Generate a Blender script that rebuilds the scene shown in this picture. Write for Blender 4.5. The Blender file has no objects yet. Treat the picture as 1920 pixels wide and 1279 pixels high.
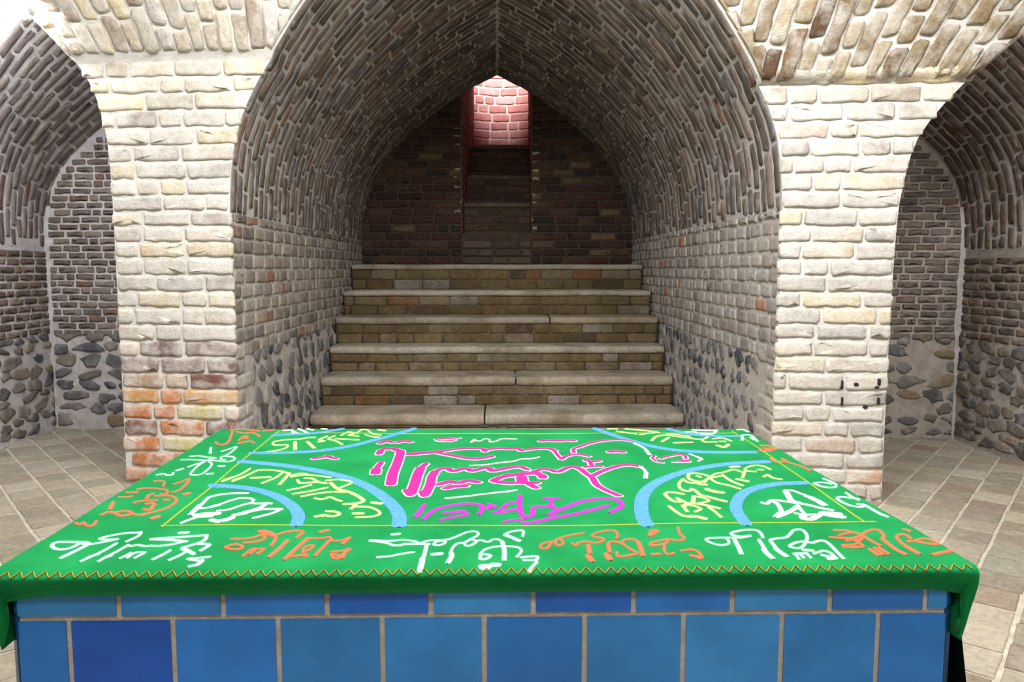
import bpy, bmesh, math, random
import numpy as np
from mathutils import Vector

random.seed(7)
rng = np.random.default_rng(7)
scene = bpy.context.scene
COL = scene.collection


def lin(r, g, b, a=1.0):
    f = lambda c: (c / 12.92 if c <= 0.04045 else ((c + 0.055) / 1.055) ** 2.4)
    return (f(r / 255), f(g / 255), f(b / 255), a)


# ------------------------------------------------------------------ camera, light, exposure
FPX = 1400.0
EYE = 1.20
PITCH = math.atan(135 / 1400)
YAW = math.atan(27 / 1400)
cam_d = bpy.data.cameras.new('camera')
cam_d.sensor_fit = 'HORIZONTAL'
cam_d.sensor_width = 36.0
cam_d.lens = 36.0 * FPX / 1920
cam_d.clip_start = 0.02
cam = bpy.data.objects.new('camera', cam_d)
COL.objects.link(cam)
cam.location = (0, 0, EYE)
cam.rotation_euler = (math.pi / 2 - PITCH, 0, -YAW)
scene.camera = cam

scene.view_settings.view_transform = 'Standard'
scene.view_settings.look = 'None'
scene.view_settings.gamma = 1.0
scene.view_settings.use_curve_mapping = False
scene.view_settings.exposure = 0.1

w = bpy.data.worlds.new('sky')
scene.world = w
w.use_nodes = True
w.node_tree.nodes['Background'].inputs[0].default_value = lin(190, 205, 235)
w.node_tree.nodes['Background'].inputs[1].default_value = 0.25


def lamp(name, kind, loc, target, power, color=(1, 1, 1), **kw):
    d = bpy.data.lights.new(name, kind)
    d.energy = power
    d.color = color
    for k, v in kw.items():
        setattr(d, k, v)
    o = bpy.data.objects.new(name, d)
    COL.objects.link(o)
    o.location = loc
    o.rotation_euler = (Vector(target) - Vector(loc)).to_track_quat('-Z', 'Y').to_euler()
    return o


# ceiling strip lights of the chamber, above and behind the viewer
lamp('strip_light', 'AREA', (-1.7, 1.55, 3.32), (-0.9, 2.9, 0.0), 67, (1, .99, .98), shape='RECTANGLE', size=1.3, size_y=.25)
lamp('strip_light', 'AREA', (1.8, 1.45, 3.32), (1.3, 2.8, 0.0), 80, (1, .985, .97), shape='RECTANGLE', size=1.3, size_y=.25)
lamp('strip_light', 'AREA', (0.0, 1.9, 3.40), (0, 3.9, 0.2), 105, (1, .99, 1), shape='RECTANGLE', size=1.3, size_y=.25)
lamp('strip_light', 'AREA', (0.0, -0.7, 3.35), (0, 1.2, 0.5), 46, (1, .99, .98), shape='RECTANGLE', size=1.3, size_y=.25)
# left: the arch's tube lamp; right: unseen light added to brighten the alcove
lamp('arch_light', 'AREA', (-2.62, 4.0, 2.56), (-2.75, 4.9, 1.5), 17, (.95, .96, 1), shape='RECTANGLE', size=.5, size_y=.05)
lamp('arch_light', 'AREA', (2.95, 3.62, 2.42), (2.75, 4.6, 1.3), 14, (1, .98, .96), shape='RECTANGLE', size=.5, size_y=.05)
# daylight falling down the shaft behind the niche
lamp('shaft_daylight', 'SPOT', (0.05, 8.75, 5.3), (0.06, 10.2, 4.15), 700, (1, .95, .95), spot_size=math.radians(35), spot_blend=.3, shadow_soft_size=.25)

# ------------------------------------------------------------------ materials
def nodes(name):
    m = bpy.data.materials.new(name)
    m.use_nodes = True
    nt = m.node_tree
    return m, nt, nt.nodes['Principled BSDF']


def noise(nt, scale, detail=6, rough=.6, vec=None):
    n = nt.nodes.new('ShaderNodeTexNoise')
    n.inputs['Scale'].default_value = scale
    n.inputs['Detail'].default_value = detail
    n.inputs['Roughness'].default_value = rough
    if vec is not None:
        nt.links.new(vec, n.inputs['Vector'])
    return n


def ramp(nt, fac, stops):
    r = nt.nodes.new('ShaderNodeValToRGB')
    nt.links.new(fac, r.inputs[0])
    e = r.color_ramp.elements
    while len(e) < len(stops):
        e.new(.5)
    for k, (p, c) in enumerate(stops):
        e[k].position = p
        e[k].color = c if len(c) == 4 else (*c, 1)
    return r


def mix(nt, fac, a, b, mode='MIX'):
    n = nt.nodes.new('ShaderNodeMix')
    n.data_type = 'RGBA'
    n.blend_type = mode
    for sock, v in ((n.inputs[0], fac), (n.inputs[6], a), (n.inputs[7], b)):
        if isinstance(v, bpy.types.NodeSocket):
            nt.links.new(v, sock)
        else:
            sock.default_value = v
    return n.outputs[2]


def bump(nt, bsdf, h, strength, dist=.01):
    b = nt.nodes.new('ShaderNodeBump')
    b.inputs['Strength'].default_value = strength
    b.inputs['Distance'].default_value = dist
    nt.links.new(h, b.inputs['Height'])
    nt.links.new(b.outputs[0], bsdf.inputs['Normal'])


def masonry(name, wash=(220, 216, 208), amount=.5, grain=.55, rough=.92, stain=None):
    """brick / stone: colour of each unit from 'Col', grain, pits and lime smears over it"""
    m, nt, b = nodes(name)
    tc = nt.nodes.new('ShaderNodeTexCoord').outputs['Object']
    at = nt.nodes.new('ShaderNodeVertexColor')
    at.layer_name = 'Col'
    n1 = noise(nt, 38, 8, .7, tc)
    n2 = noise(nt, 9, 6, .65, tc)
    n3 = noise(nt, 120, 3, .5, tc)
    g = ramp(nt, n1.outputs['Fac'], [(.28, (1 - grain, 1 - grain, 1 - grain)), (.5, (.95, .95, .95)), (.75, (1.25, 1.22, 1.18))])
    c = mix(nt, 1.0, at.outputs[0], g.outputs[0], 'MULTIPLY')
    if stain:
        n4 = noise(nt, 3.3, 5, .6, tc)
        s = ramp(nt, n4.outputs['Fac'], [(.45, (0, 0, 0)), (.66, (.75, .75, .75))])
        c = mix(nt, s.outputs[0], c, lin(*stain))
    f = ramp(nt, n2.outputs['Fac'], [(.62 - .3 * amount, (0, 0, 0)), (.80 - .22 * amount, (amount, amount, amount))])
    c = mix(nt, f.outputs[0], c, lin(*wash))
    nt.links.new(c, b.inputs['Base Color'])
    b.inputs['Roughness'].default_value = rough
    b.inputs['Specular IOR Level'].default_value = .25
    hh = nt.nodes.new('ShaderNodeMath')
    hh.operation = 'ADD'
    nt.links.new(n1.outputs['Fac'], hh.inputs[0])
    nt.links.new(n3.outputs['Fac'], hh.inputs[1])
    bump(nt, b, hh.outputs[0], .55, .008)
    return m


def mortar(name, col, col2, scale=14, stain=None):
    m, nt, b = nodes(name)
    tc = nt.nodes.new('ShaderNodeTexCoord').outputs['Object']
    n1 = noise(nt, scale, 8, .7, tc)
    n2 = noise(nt, 2.6, 4, .6, tc)
    n3 = noise(nt, 70, 5, .7, tc)
    r = ramp(nt, n1.outputs['Fac'], [(.3, lin(*col2)), (.62, lin(*col))])
    c = r.outputs[0]
    if stain:
        s = ramp(nt, n2.outputs['Fac'], [(.42, (0, 0, 0)), (.7, (.7, .7, .7))])
        c = mix(nt, s.outputs[0], c, lin(*stain))
    nt.links.new(c, b.inputs['Base Color'])
    b.inputs['Roughness'].default_value = .95
    b.inputs['Specular IOR Level'].default_value = .2
    bump(nt, b, n3.outputs['Fac'], .6, .01)
    return m


def plain(name, col, rough=.8, grain=0, scale=60, spec=.3, sheen=0):
    m, nt, b = nodes(name)
    b.inputs['Roughness'].default_value = rough
    b.inputs['Specular IOR Level'].default_value = spec
    if sheen:
        b.inputs['Sheen Weight'].default_value = sheen
        b.inputs['Sheen Tint'].default_value = lin(*col)
    if grain:
        tc = nt.nodes.new('ShaderNodeTexCoord').outputs['Object']
        n = noise(nt, scale, 5, .7, tc)
        r = ramp(nt, n.outputs['Fac'], [(.3, [x * (1 - grain) for x in lin(*col)[:3]]), (.7, [min(1, x * (1 + .5 * grain)) for x in lin(*col)[:3]])])
        nt.links.new(r.outputs[0], b.inputs['Base Color'])
        bump(nt, b, n.outputs['Fac'], .3, .004)
    else:
        b.inputs['Base Color'].default_value = lin(*col)
    return m


M = {}
M['pier_brick'] = masonry('pier_brick', (218, 214, 206), .72, .3)
M['pier_mortar'] = mortar('pier_mortar', (222, 219, 213), (196, 191, 184))
M['dome_brick'] = masonry('dome_brick', (212, 208, 200), .62, .45)
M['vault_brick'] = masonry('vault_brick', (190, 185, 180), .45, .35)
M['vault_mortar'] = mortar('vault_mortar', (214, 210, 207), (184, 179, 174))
M['niche_brick'] = masonry('niche_brick', (190, 184, 176), .5, .45)
M['niche_mortar'] = mortar('niche_mortar', (206, 201, 194), (170, 163, 155))
M['stone'] = masonry('stone', (190, 187, 184), .5, .4)
M['rubble_mortar'] = mortar('rubble_mortar', (214, 210, 204), (170, 164, 156))
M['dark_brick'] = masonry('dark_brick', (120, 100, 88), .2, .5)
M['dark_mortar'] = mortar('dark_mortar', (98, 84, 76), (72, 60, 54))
M['alcove_brick'] = masonry('alcove_brick', (170, 164, 160), .38, .45)
M['alcove_mortar'] = mortar('alcove_mortar', (208, 203, 203), (172, 166, 164))
M['brown_mortar'] = mortar('brown_mortar', (186, 178, 170), (146, 136, 126))
M['red_brick'] = masonry('red_brick', (226, 180, 174), .4, .3)
M['red_mortar'] = mortar('red_mortar', (238, 214, 208), (220, 190, 182))
M['paver'] = masonry('paver', (184, 174, 156), .45, .35, .85)
M['paver_joint'] = mortar('paver_joint', (206, 198, 182), (176, 166, 148))
M['slab'] = masonry('slab', (176, 166, 146), .45, .4, .8, stain=(116, 104, 78))
M['riser_brick'] = masonry('riser_brick', (144, 131, 114), .3, .5, .88, stain=(84, 70, 42))
M['riser_mortar'] = mortar('riser_mortar', (116, 104, 84), (80, 69, 52))
M['plaster'] = mortar('plaster', (205, 198, 188), (176, 168, 156), 6)

# glazed blue tile: own colour of each tile from 'Col'
m, nt, b = nodes('blue_tile')
at = nt.nodes.new('ShaderNodeVertexColor'); at.layer_name = 'Col'
tc = nt.nodes.new('ShaderNodeTexCoord').outputs['Object']
n = noise(nt, 7, 5, .6, tc)
r = ramp(nt, n.outputs['Fac'], [(.3, (.82, .82, .82)), (.7, (1.16, 1.16, 1.16))])
nt.links.new(mix(nt, 1.0, at.outputs[0], r.outputs[0], 'MULTIPLY'), b.inputs['Base Color'])
b.inputs['Roughness'].default_value = .32
b.inputs['Specular IOR Level'].default_value = .35
n2 = noise(nt, 30, 3, .5, tc)
bump(nt, b, n2.outputs['Fac'], .08, .004)
M['tile'] = m
M['grout'] = mortar('grout', (222, 214, 202), (192, 182, 168), 30)

# green velvet
m, nt, b = nodes('green_velvet')
tc = nt.nodes.new('ShaderNodeTexCoord').outputs['Object']
n = noise(nt, 6, 6, .65, tc)
n2 = noise(nt, 420, 2, .5, tc)
r = ramp(nt, n.outputs['Fac'], [(.3, lin(15, 112, 58)), (.7, lin(28, 138, 76))])
nt.links.new(r.outputs[0], b.inputs['Base Color'])
b.inputs['Roughness'].default_value = .95
b.inputs['Specular IOR Level'].default_value = .08
b.inputs['Sheen Weight'].default_value = 1.0
b.inputs['Sheen Roughness'].default_value = .30
b.inputs['Sheen Tint'].default_value = lin(90, 245, 150)
bump(nt, b, n2.outputs['Fac'], .35, .002)
M['velvet'] = m
for k, c in dict(m=(170, 236, 192), o=(242, 106, 74), w=(226, 240, 240), y=(204, 236, 134), p=(222, 40, 128), g=(212, 44, 194),
                 q=(222, 186, 190), l=(150, 166, 52), b=(84, 146, 216), z=(206, 140, 48), e=(232, 206, 218)).items():
    M['thread_' + k] = plain('thread_' + k, c, .7, .16 if k != 'b' else .4, 300 if k != 'b' else 160, 0.1, 0)
M['mark'] = plain('dark_mark', (44, 38, 34), .8)
M['black_cloth'] = plain('black_cloth', (10, 11, 12), .9, .2, 80, .1)
M['lamp_body'] = plain('lamp_body', (225, 228, 230), .4)
m, nt, b = nodes('lamp_glow')
b.inputs['Emission Color'].default_value = (.93, .95, 1, 1)
b.inputs['Emission Strength'].default_value = 45
M['lamp_glow'] = m


# ------------------------------------------------------------------ mesh collecting
class MB:
    def __init__(s):
        s.v = []; s.c = []; s.f = []; s.m = []; s.n = 0; s.mats = []

    def slot(s, mat):
        if mat not in s.mats:
            s.mats.append(mat)
        return s.mats.index(mat)

    def add(s, verts, faces, mat, col=(.5, .5, .5, 1)):
        verts = np.asarray(verts, float).reshape(-1, 3)
        k = s.slot(mat)
        s.v.append(verts)
        s.c.append(np.tile(np.asarray(col, float), (len(verts), 1)))
        s.f.extend([tuple(i + s.n for i in f) for f in faces])
        s.m.extend([k] * len(faces))
        s.n += len(verts)

    def grid(s, P, mat, col=(.5, .5, .5, 1), flip=False, wrap=False):
        P = np.asarray(P, float)
        a, b = P.shape[:2]
        F = []
        for i in range(a - 1):
            for j in range(b - 1 + (1 if wrap else 0)):
                j2 = (j + 1) % b
                q = (i * b + j, i * b + j2, (i + 1) * b + j2, (i + 1) * b + j)
                F.append(q[::-1] if flip else q)
        s.add(P.reshape(-1, 3), F, mat, col)

    def box(s, x0, x1, y0, y1, z0, z1, mat, col=(.5, .5, .5, 1), bev=0.0):
        if bev <= 0:
            v = [(x, y, z) for x in (x0, x1) for y in (y0, y1) for z in (z0, z1)]
            s.add(v, [(0, 1, 3, 2), (4, 6, 7, 5), (0, 4, 5, 1), (2, 3, 7, 6), (0, 2, 6, 4), (1, 5, 7, 3)], mat, col)
            return
        e = bev
        lay = [(z0, e), (z0 + e, 0), (z1 - e, 0), (z1, e)]
        R = []
        for z, i in lay:
            k = e * .7
            xa, xb, ya, yb = x0 + i, x1 - i, y0 + i, y1 - i
            R.append([(xa + k, ya, z), (xb - k, ya, z), (xb, ya + k, z), (xb, yb - k, z), (xb - k, yb, z), (xa + k, yb, z), (xa, yb - k, z), (xa, ya + k, z)])
        s.grid(R, mat, col, wrap=True)
        n = s.n
        s.f.append(tuple(range(n - 8, n))); s.m.append(s.slot(mat))
        s.f.append(tuple(range(n - 32, n - 24))[::-1]); s.m.append(s.slot(mat))

    def build(s, name, parent=None, smooth=True, origin=None):
        me = bpy.data.meshes.new(name)
        V = np.concatenate(s.v)
        if origin is not None:
            V = V - np.asarray(origin)
        me.from_pydata(V.tolist(), [], s.f)
        for k in s.mats:
            me.materials.append(M[k])
        me.polygons.foreach_set('material_index', np.asarray(s.m, np.int32))
        me.polygons.foreach_set('use_smooth', np.full(len(s.f), smooth))
        ca = me.color_attributes.new('Col', 'FLOAT_COLOR', 'POINT')
        ca.data.foreach_set('color', np.concatenate(s.c).astype(np.float32).ravel())
        me.validate()
        me.update()
        o = bpy.data.objects.new(name, me)
        COL.objects.link(o)
        if parent is not None:
            o.parent = parent
        elif origin is not None:
            o.location = origin
        return o


def struct(o):
    o['kind'] = 'structure'
    return o


def tag(o, label, cat, group=None):
    o['label'] = label
    o['category'] = cat
    if group:
        o['group'] = group
    return o


def vary(c, a=.10):
    k = 1 + random.uniform(-a, a)
    t = random.uniform(-.03, .03)
    return (c[0] * k * (1 + t), c[1] * k, c[2] * k * (1 - t), 1)


def pick(pal):
    """pal: list of (weight, (r,g,b))"""
    t = random.uniform(0, sum(p[0] for p in pal))
    for wgt, c in pal:
        t -= wgt
        if t <= 0:
            break
    return vary(lin(*c))


def stone_outline(u0, u1, v0, v1, jit, rad=.35):
    """rounded, slightly wobbly rectangle outline, 12 points"""
    a, b = (u1 - u0) / 2, (v1 - v0) / 2
    cu, cv = (u0 + u1) / 2, (v0 + v1) / 2
    r = min(a, b) * rad
    P = []
    for sx, sy, ang in ((1, -1, -90), (1, 1, 0), (-1, 1, 90), (-1, -1, 180)):
        for k in (0, 45, 90):
            t = math.radians(ang + k)
            P.append((cu + sx * (a - r) + r * math.cos(t), cv + sy * (b - r) + r * math.sin(t)))
    Q = []
    for k in range(12):
        p, q = np.array(P[k]), np.array(P[(k + 1) % 12])
        Q.append(p)
        m_ = int(np.linalg.norm(q - p) / .045)
        for s in range(1, m_):
            Q.append(p + (q - p) * s / m_)
    P = np.array(Q)
    P += rng.uniform(-jit, jit, P.shape)
    return P


def unit(mb, surf, P, h, mat, col, depth=.012, inset=.011, rough=.0013):
    """one raised brick or stone with outline P (n,2) in (u,v) on a surface surf(u,v,h)->xyz"""
    n = len(P)
    c = P.mean(0)
    d = P - c
    L = np.linalg.norm(d, axis=1, keepdims=True)
    half = np.abs(d).max(0)
    P2 = c + d * np.maximum(.3, 1 - inset / np.maximum(half, 1e-3))
    P3 = c + d * .5
    hs = rng.uniform(-rough, rough, (3, n))
    tilt = rng.uniform(-.02, .02, 2)
    def put(Q, hh):
        return surf(Q[:, 0], Q[:, 1], hh + (Q - c) @ tilt)
    R0 = surf(P[:, 0], P[:, 1], np.full(n, -depth))
    hs[1] *= .4; hs[2] *= .3
    R1 = put(P, h * .62 + hs[0])
    R2 = put(P2, h + hs[1])
    R3 = put(P3, h * 1.03 + hs[2])
    C = surf(c[None, 0], c[None, 1], np.array([h * 1.04]))
    V = np.concatenate([R0, R1, R2, R3, C])
    F = []
    for k in range(3):
        for i in range(n):
            j = (i + 1) % n
            F.append((k * n + i, k * n + j, (k + 1) * n + j, (k + 1) * n + i))
    for i in range(n):
        F.append((3 * n + i, 3 * n + (i + 1) % n, 4 * n))
    mb.add(V, F, mat, col)


def course(mb, surf, ua, ub, v0, v1, length, joint, h, mat, palette, jit=.004, off=0.0):
    u = ua - off
    while u < ub - .02:
        L = length * random.choice((1, 1, 1, .98, .55, 1.08)) * random.uniform(.92, 1.08)
        a, b = max(u, ua), min(u + L, ub)
        if ub - b < .06:
            b = ub
        if b - a > .035:
            P = stone_outline(a + joint / 2 * (a > ua), b - joint / 2 * (b < ub), v0, v1, jit)
            unit(mb, surf, P, h * random.uniform(.7, 1.3), mat, pick(palette((a + b) / 2, (v0 + v1) / 2)) if callable(palette) else pick(palette))
        u = max(u + L, b)
        if b >= ub:
            break


def rubble(mb, surf, ua, ub, va, vb, cell, asp, h, mat, palette, fill=.46, tilt=0.0):
    v = va
    r = 0
    while v < vb - cell * .3:
        dv = cell * random.uniform(.75, 1.2)
        u = ua + (0 if r % 2 else -cell * asp * .5)
        while u < ub:
            du = cell * asp * random.uniform(.65, 1.35)
            if random.random() < .93:
                cu, cv = u + du / 2 + random.uniform(-.01, .01), v + dv / 2 + random.uniform(-.015, .015)
                n = 10
                a0 = random.uniform(0, 6.28)
                th = a0 + np.arange(n) / n * 2 * math.pi + rng.uniform(-.2, .2, n)
                rad = rng.uniform(.62, 1.18, n)
                k = fill * random.uniform(.7, 1.1)
                pu = np.cos(th) * rad * du * k
                pv = np.sin(th) * rad * dv * k
                t = tilt + random.uniform(-.35, .35)
                P = np.stack([cu + pu * math.cos(t) - pv * math.sin(t), cv + pu * math.sin(t) + pv * math.cos(t)], 1)
                P[:, 0] = np.clip(P[:, 0], ua, ub)
                P[:, 1] = np.clip(P[:, 1], va, vb + .02)
                if np.ptp(P[:, 0]) > .03 and np.ptp(P[:, 1]) > .02:
                    unit(mb, surf, P, h * random.uniform(.6, 1.3), mat, pick(palette), inset=.014, rough=.005)
            u += du
        v += dv
        r += 1


def catmull(pts, step):
    P = np.asarray(pts, float)
    if len(P) == 2:
        n = max(2, int(np.linalg.norm(P[1] - P[0]) / step) + 1)
        return P[0] + (P[1] - P[0]) * np.linspace(0, 1, n)[:, None]
    Q = np.vstack([2 * P[0] - P[1], P, 2 * P[-1] - P[-2]])
    out = []
    for i in range(1, len(Q) - 2):
        p0, p1, p2, p3 = Q[i - 1:i + 3]
        n = max(2, int(np.linalg.norm((p2 - p1)[:2]) / step) + 1)
        for t in np.linspace(0, 1, n, endpoint=False):
            out.append(.5 * (2 * p1 + (p2 - p0) * t + (2 * p0 - 5 * p1 + 4 * p2 - p3) * t * t + (3 * p1 - p0 - 3 * p2 + p3) * t ** 3))
    out.append(P[-1])
    return np.array(out)


class Profile:
    """a vault's cross-section: half given from the springing (right) to the apex; walked from left springing over to right"""
    def __init__(s, half):
        R = catmull(half, .04)
        Lf = R.copy(); Lf[:, 0] *= -1
        P = np.vstack([Lf, R[::-1][1:]])
        s.P = P
        d = np.linalg.norm(np.diff(P, axis=0), axis=1)
        s.s = np.concatenate([[0], np.cumsum(d)])
        s.L = s.s[-1]
        s.half = R

    def at(s, t):
        return np.interp(t, s.s, s.P[:, 0]), np.interp(t, s.s, s.P[:, 1])

    def normal(s, t):
        x0, z0 = s.at(np.clip(t - .03, 0, s.L)); x1, z1 = s.at(np.clip(t + .03, 0, s.L))
        dx, dz = x1 - x0, z1 - z0
        l = np.hypot(dx, dz) + 1e-9
        return dz / l, -dx / l          # to the inside of the vault

    def x_at(s, z):
        return float(np.interp(z, s.half[:, 1], s.half[:, 0]))


# ------------------------------------------------------------------ the front wall of the chamber: two piers and what they carry
W2 = 1.44                                    # half width of the stair niche
NICHE = Profile([(1.44, 1.50), (1.42, 1.75), (1.375, 1.95), (1.27, 2.17), (1.12, 2.38), (.95, 2.57), (.72, 2.77), (.37, 3.02), (0, 3.215)])
NB = 8.0                                     # back wall of the niche
TOP = 3.45


def zb(x):                                   # height where the upright voussoirs begin
    return np.interp(x, [-1.0, 1.0], [2.31, 2.12])


def lean(x, z):
    d = np.maximum(0, z - zb(x))
    return np.minimum(d / .02, 1) * .03 + .22 * d + .30 * d * d


def yfront(x, z):
    return 3.94 - .104 * x - lean(x, z)


def front_surf(u, v, h):
    u = np.asarray(u, float); v = np.asarray(v, float)
    return np.stack([u, yfront(u, v) - h, v], -1)


OPEN_L = catmull([(-2.092, 0), (-2.092, 1.0), (-2.098, 1.75), (-2.132, 2.03), (-2.197, 2.21), (-2.295, 2.345), (-2.449, 2.52), (-2.60, 2.66), (-2.82, 2.83)], .04)
OPEN_LO = np.array([(-3.33, 0), (-3.33, 1.75), (-3.31, 2.05), (-3.25, 2.3), (-3.1, 2.55), (-2.82, 2.83)])
OPEN_R = catmull([(1.985, 0), (1.985, .9), (1.995, 1.4), (2.014, 1.6), (2.064, 1.817), (2.149, 1.955), (2.266, 2.09), (2.40, 2.22), (2.52, 2.335), (2.68, 2.44), (2.84, 2.50)], .04)
OPEN_RO = np.array([(3.235, 0), (3.235, 1.6), (3.23, 1.9), (3.19, 2.15), (3.1, 2.32), (2.84, 2.50)])


def front_wall(side):
    mb = MB()
    sg = -1 if side == 'left' else 1
    op, oo = (OPEN_L, OPEN_LO) if sg < 0 else (OPEN_R, OPEN_RO)
    inner = lambda z: sg * NICHE.x_at(z) if z < 3.215 else 0.0
    outer = lambda z: float(np.interp(z, op[:, 1], op[:, 0]))
    far = lambda z: float(np.interp(z, oo[:, 1], oo[:, 0]))
    zs = np.concatenate([np.arange(0, 2.0, .08), np.arange(2.0, TOP + .01, .03)])
    for fa, fb, n in ((outer, inner, 18), (lambda z: sg * 4.3, far, 6)):
        G = []
        for z in zs:
            a, b = fa(z), fb(z)
            x = a + (b - a) * np.linspace(0, 1, n)
            p = front_surf(x, np.full(n, z), np.zeros(n))
            p[1:-1, 1] += rng.uniform(-.004, .004, n - 2)
            G.append(p)
        mb.grid(G, 'pier_mortar', flip=(sg > 0))
    # reveal of the side opening
    for curve in (op, oo):
        rev = []
        for x, z in curve:
            y0 = yfront(x, z)
            rev.append([(x, y0 + d, z) for d in (0, .12, .24, .36 + lean(x, z))])
        mb.grid(rev, 'pier_mortar')
    # horizontal courses
    def pal(u, v):
        if sg < 0 and v < .80:
            if v > .62:
                return [(3, (206, 196, 186)), (2, (198, 184, 140)), (2, (150, 134, 128)), (1, (120, 104, 100))]
            return [(3, (196, 132, 92)), (2, (124, 86, 76)), (2, (198, 188, 128)), (2, (206, 158, 104)), (2, (186, 160, 140)), (1, (212, 198, 190))]
        if sg > 0 and v < .18:
            return [(2, (206, 170, 146)), (3, (206, 198, 186))]
        if v > 2.0:
            return [(3, (204, 196, 180)), (2, (216, 200, 168)), (2, (190, 181, 166)), (1, (170, 158, 142))]
        return [(5, (203, 196, 186)), (4, (193, 187, 177)), (3, (184, 178, 171)), (2, (206, 195, 170)), (.5, (200, 180, 164)), (.8, (170, 163, 155))]
    pitch = .088 if sg < 0 else .084
    z = .008
    r = 0
    while z < (2.30 if sg < 0 else 2.10):
        hgt = pitch * random.uniform(.94, 1.06)
        a, b = sorted((outer(z + hgt / 2), inner(z + hgt / 2)))
        a += random.uniform(-.004, .012); b -= random.uniform(-.004, .012)
        if z < 1.5:
            if sg < 0: b = -W2 + .012
            else: a = W2 - .012
        j = random.uniform(.010, .020)
        course(mb, front_surf, a, b, z + j / 2, z + hgt - j / 2, .255, .018, .012, 'pier_brick', pal, .005, off=random.uniform(0, .2))
        z += hgt
        r += 1
    z = .008
    while z < 2.1:
        a, b = sorted((sg * 4.28, far(z + .04) + sg * .012))
        course(mb, front_surf, a, b, z + .008, z + .076, .255, .018, .012, 'pier_brick', pal, .004, off=random.uniform(0, .2))
        z += .086
    # small dark marks daubed on the right pier
    if sg > 0:
        for x, z, a, b in [(1.761, 0.61, 0.0054, 0.0228), (1.829, 0.614, 0.0121, 0.0094), (1.94, 0.627, 0.008, 0.0187), (1.931, 0.599, 0.0107, 0.0067), (1.764, 0.525, 0.0054, 0.0228), (1.942, 0.53, 0.0067, 0.0187), (1.881, 0.496, 0.0094, 0.0054)]:
            unit(mb, front_surf, stone_outline(x - a, x + a, z - b, z + b, .001, .8), .0165, 'mark', (.02, .016, .012, 1), depth=0, inset=.001, rough=.0002)
    # upright voussoirs above, fanning out
    def leanx(u):
        return np.interp(u, [-2.6, -2.0, -1.4, -1.0, 0, 1.0, 1.5, 2.0, 2.6], [-.75, -.38, -.05, -.02, 0, .1, .2, .38, .75])
    z0 = 2.33 if sg < 0 else 2.12
    def dome_surf(u, v, h):
        u = np.asarray(u, float)
        x = u + leanx(u) * (v - z0)
        return front_surf(x, v, h)
    dp = [(3, (196, 186, 166)), (3, (180, 170, 154)), (2, (158, 144, 128)), (2, (206, 194, 160)), (2, (190, 183, 174)), (.7, (130, 110, 94))]
    if sg > 0:
        dp = [(3, (160, 146, 120)), (3, (144, 128, 102)), (3, (120, 100, 76)), (2, (176, 163, 140)), (1, (98, 76, 58))]
    u = .05
    while u < 3.9:
        wd = random.uniform(.072, .09)
        z = z0 + .01 - random.uniform(0, .16)
        while z < TOP - .1:
            ln = random.choice((.24, .24, .26, .13)) * random.uniform(.92, 1.08)
            a, b = max(z, z0 + random.uniform(0, .01)), z + ln - .02
            uc = sg * (u + wd / 2)
            if b - a > .05:
                zc = (a + b) / 2
                xc = uc + float(leanx(uc)) * (zc - z0)
                hw = wd * .42
                lo = abs(inner(b)) + .014 if b < 3.2 else 0
                past = zc > op[-1, 1]
                hi = 9 if past else abs(outer(b)) - .012
                x1_, x2_ = max(abs(xc) - hw, lo), min(abs(xc) + hw, hi)
                if not past and abs(xc) > abs(op[-1, 0]):
                    x1_, x2_ = max(abs(xc) - hw, abs(far(zc)) + .01), abs(xc) + hw
                if x2_ - x1_ > .012:
                    P = stone_outline(uc - hw, uc + hw, a, b, .005, .45)
                    sh = leanx(uc) * (P[:, 1] - z0)
                    ax = np.abs(P[:, 0] + sh)
                    if past or abs(xc) < abs(op[-1, 0]):
                        lov = np.array([abs(inner(z_)) + .014 if z_ < 3.215 else 0 for z_ in P[:, 1]])
                        hiv = np.array([9 if z_ > op[-1, 1] else abs(outer(z_)) - .012 for z_ in P[:, 1]])
                    else:
                        lov = np.array([abs(far(min(z_, oo[-1, 1]))) + .012 for z_ in P[:, 1]]); hiv = lov + 9
                    ax = np.clip(ax, lov, np.maximum(lov, hiv))
                    P[:, 0] = sg * ax - sh
                    if np.ptp(P[:, 0] + sh) < .03:
                        z += ln
                        continue
                    unit(mb, dome_surf, P, .018 * random.uniform(.5, 1.5), 'dome_brick', pick(dp), rough=.004)
            z += ln
        u += wd
    return struct(mb.build('wall_front_' + side))


front_wall('left')
front_wall('right')

# ------------------------------------------------------------------ the stair niche
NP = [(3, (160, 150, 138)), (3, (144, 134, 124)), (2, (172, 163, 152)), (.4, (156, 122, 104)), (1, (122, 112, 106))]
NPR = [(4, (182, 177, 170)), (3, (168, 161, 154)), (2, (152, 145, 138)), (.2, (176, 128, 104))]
SP = [(4, (102, 102, 106)), (3, (134, 131, 130)), (2, (78, 78, 84)), (2, (160, 155, 150))]


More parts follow.
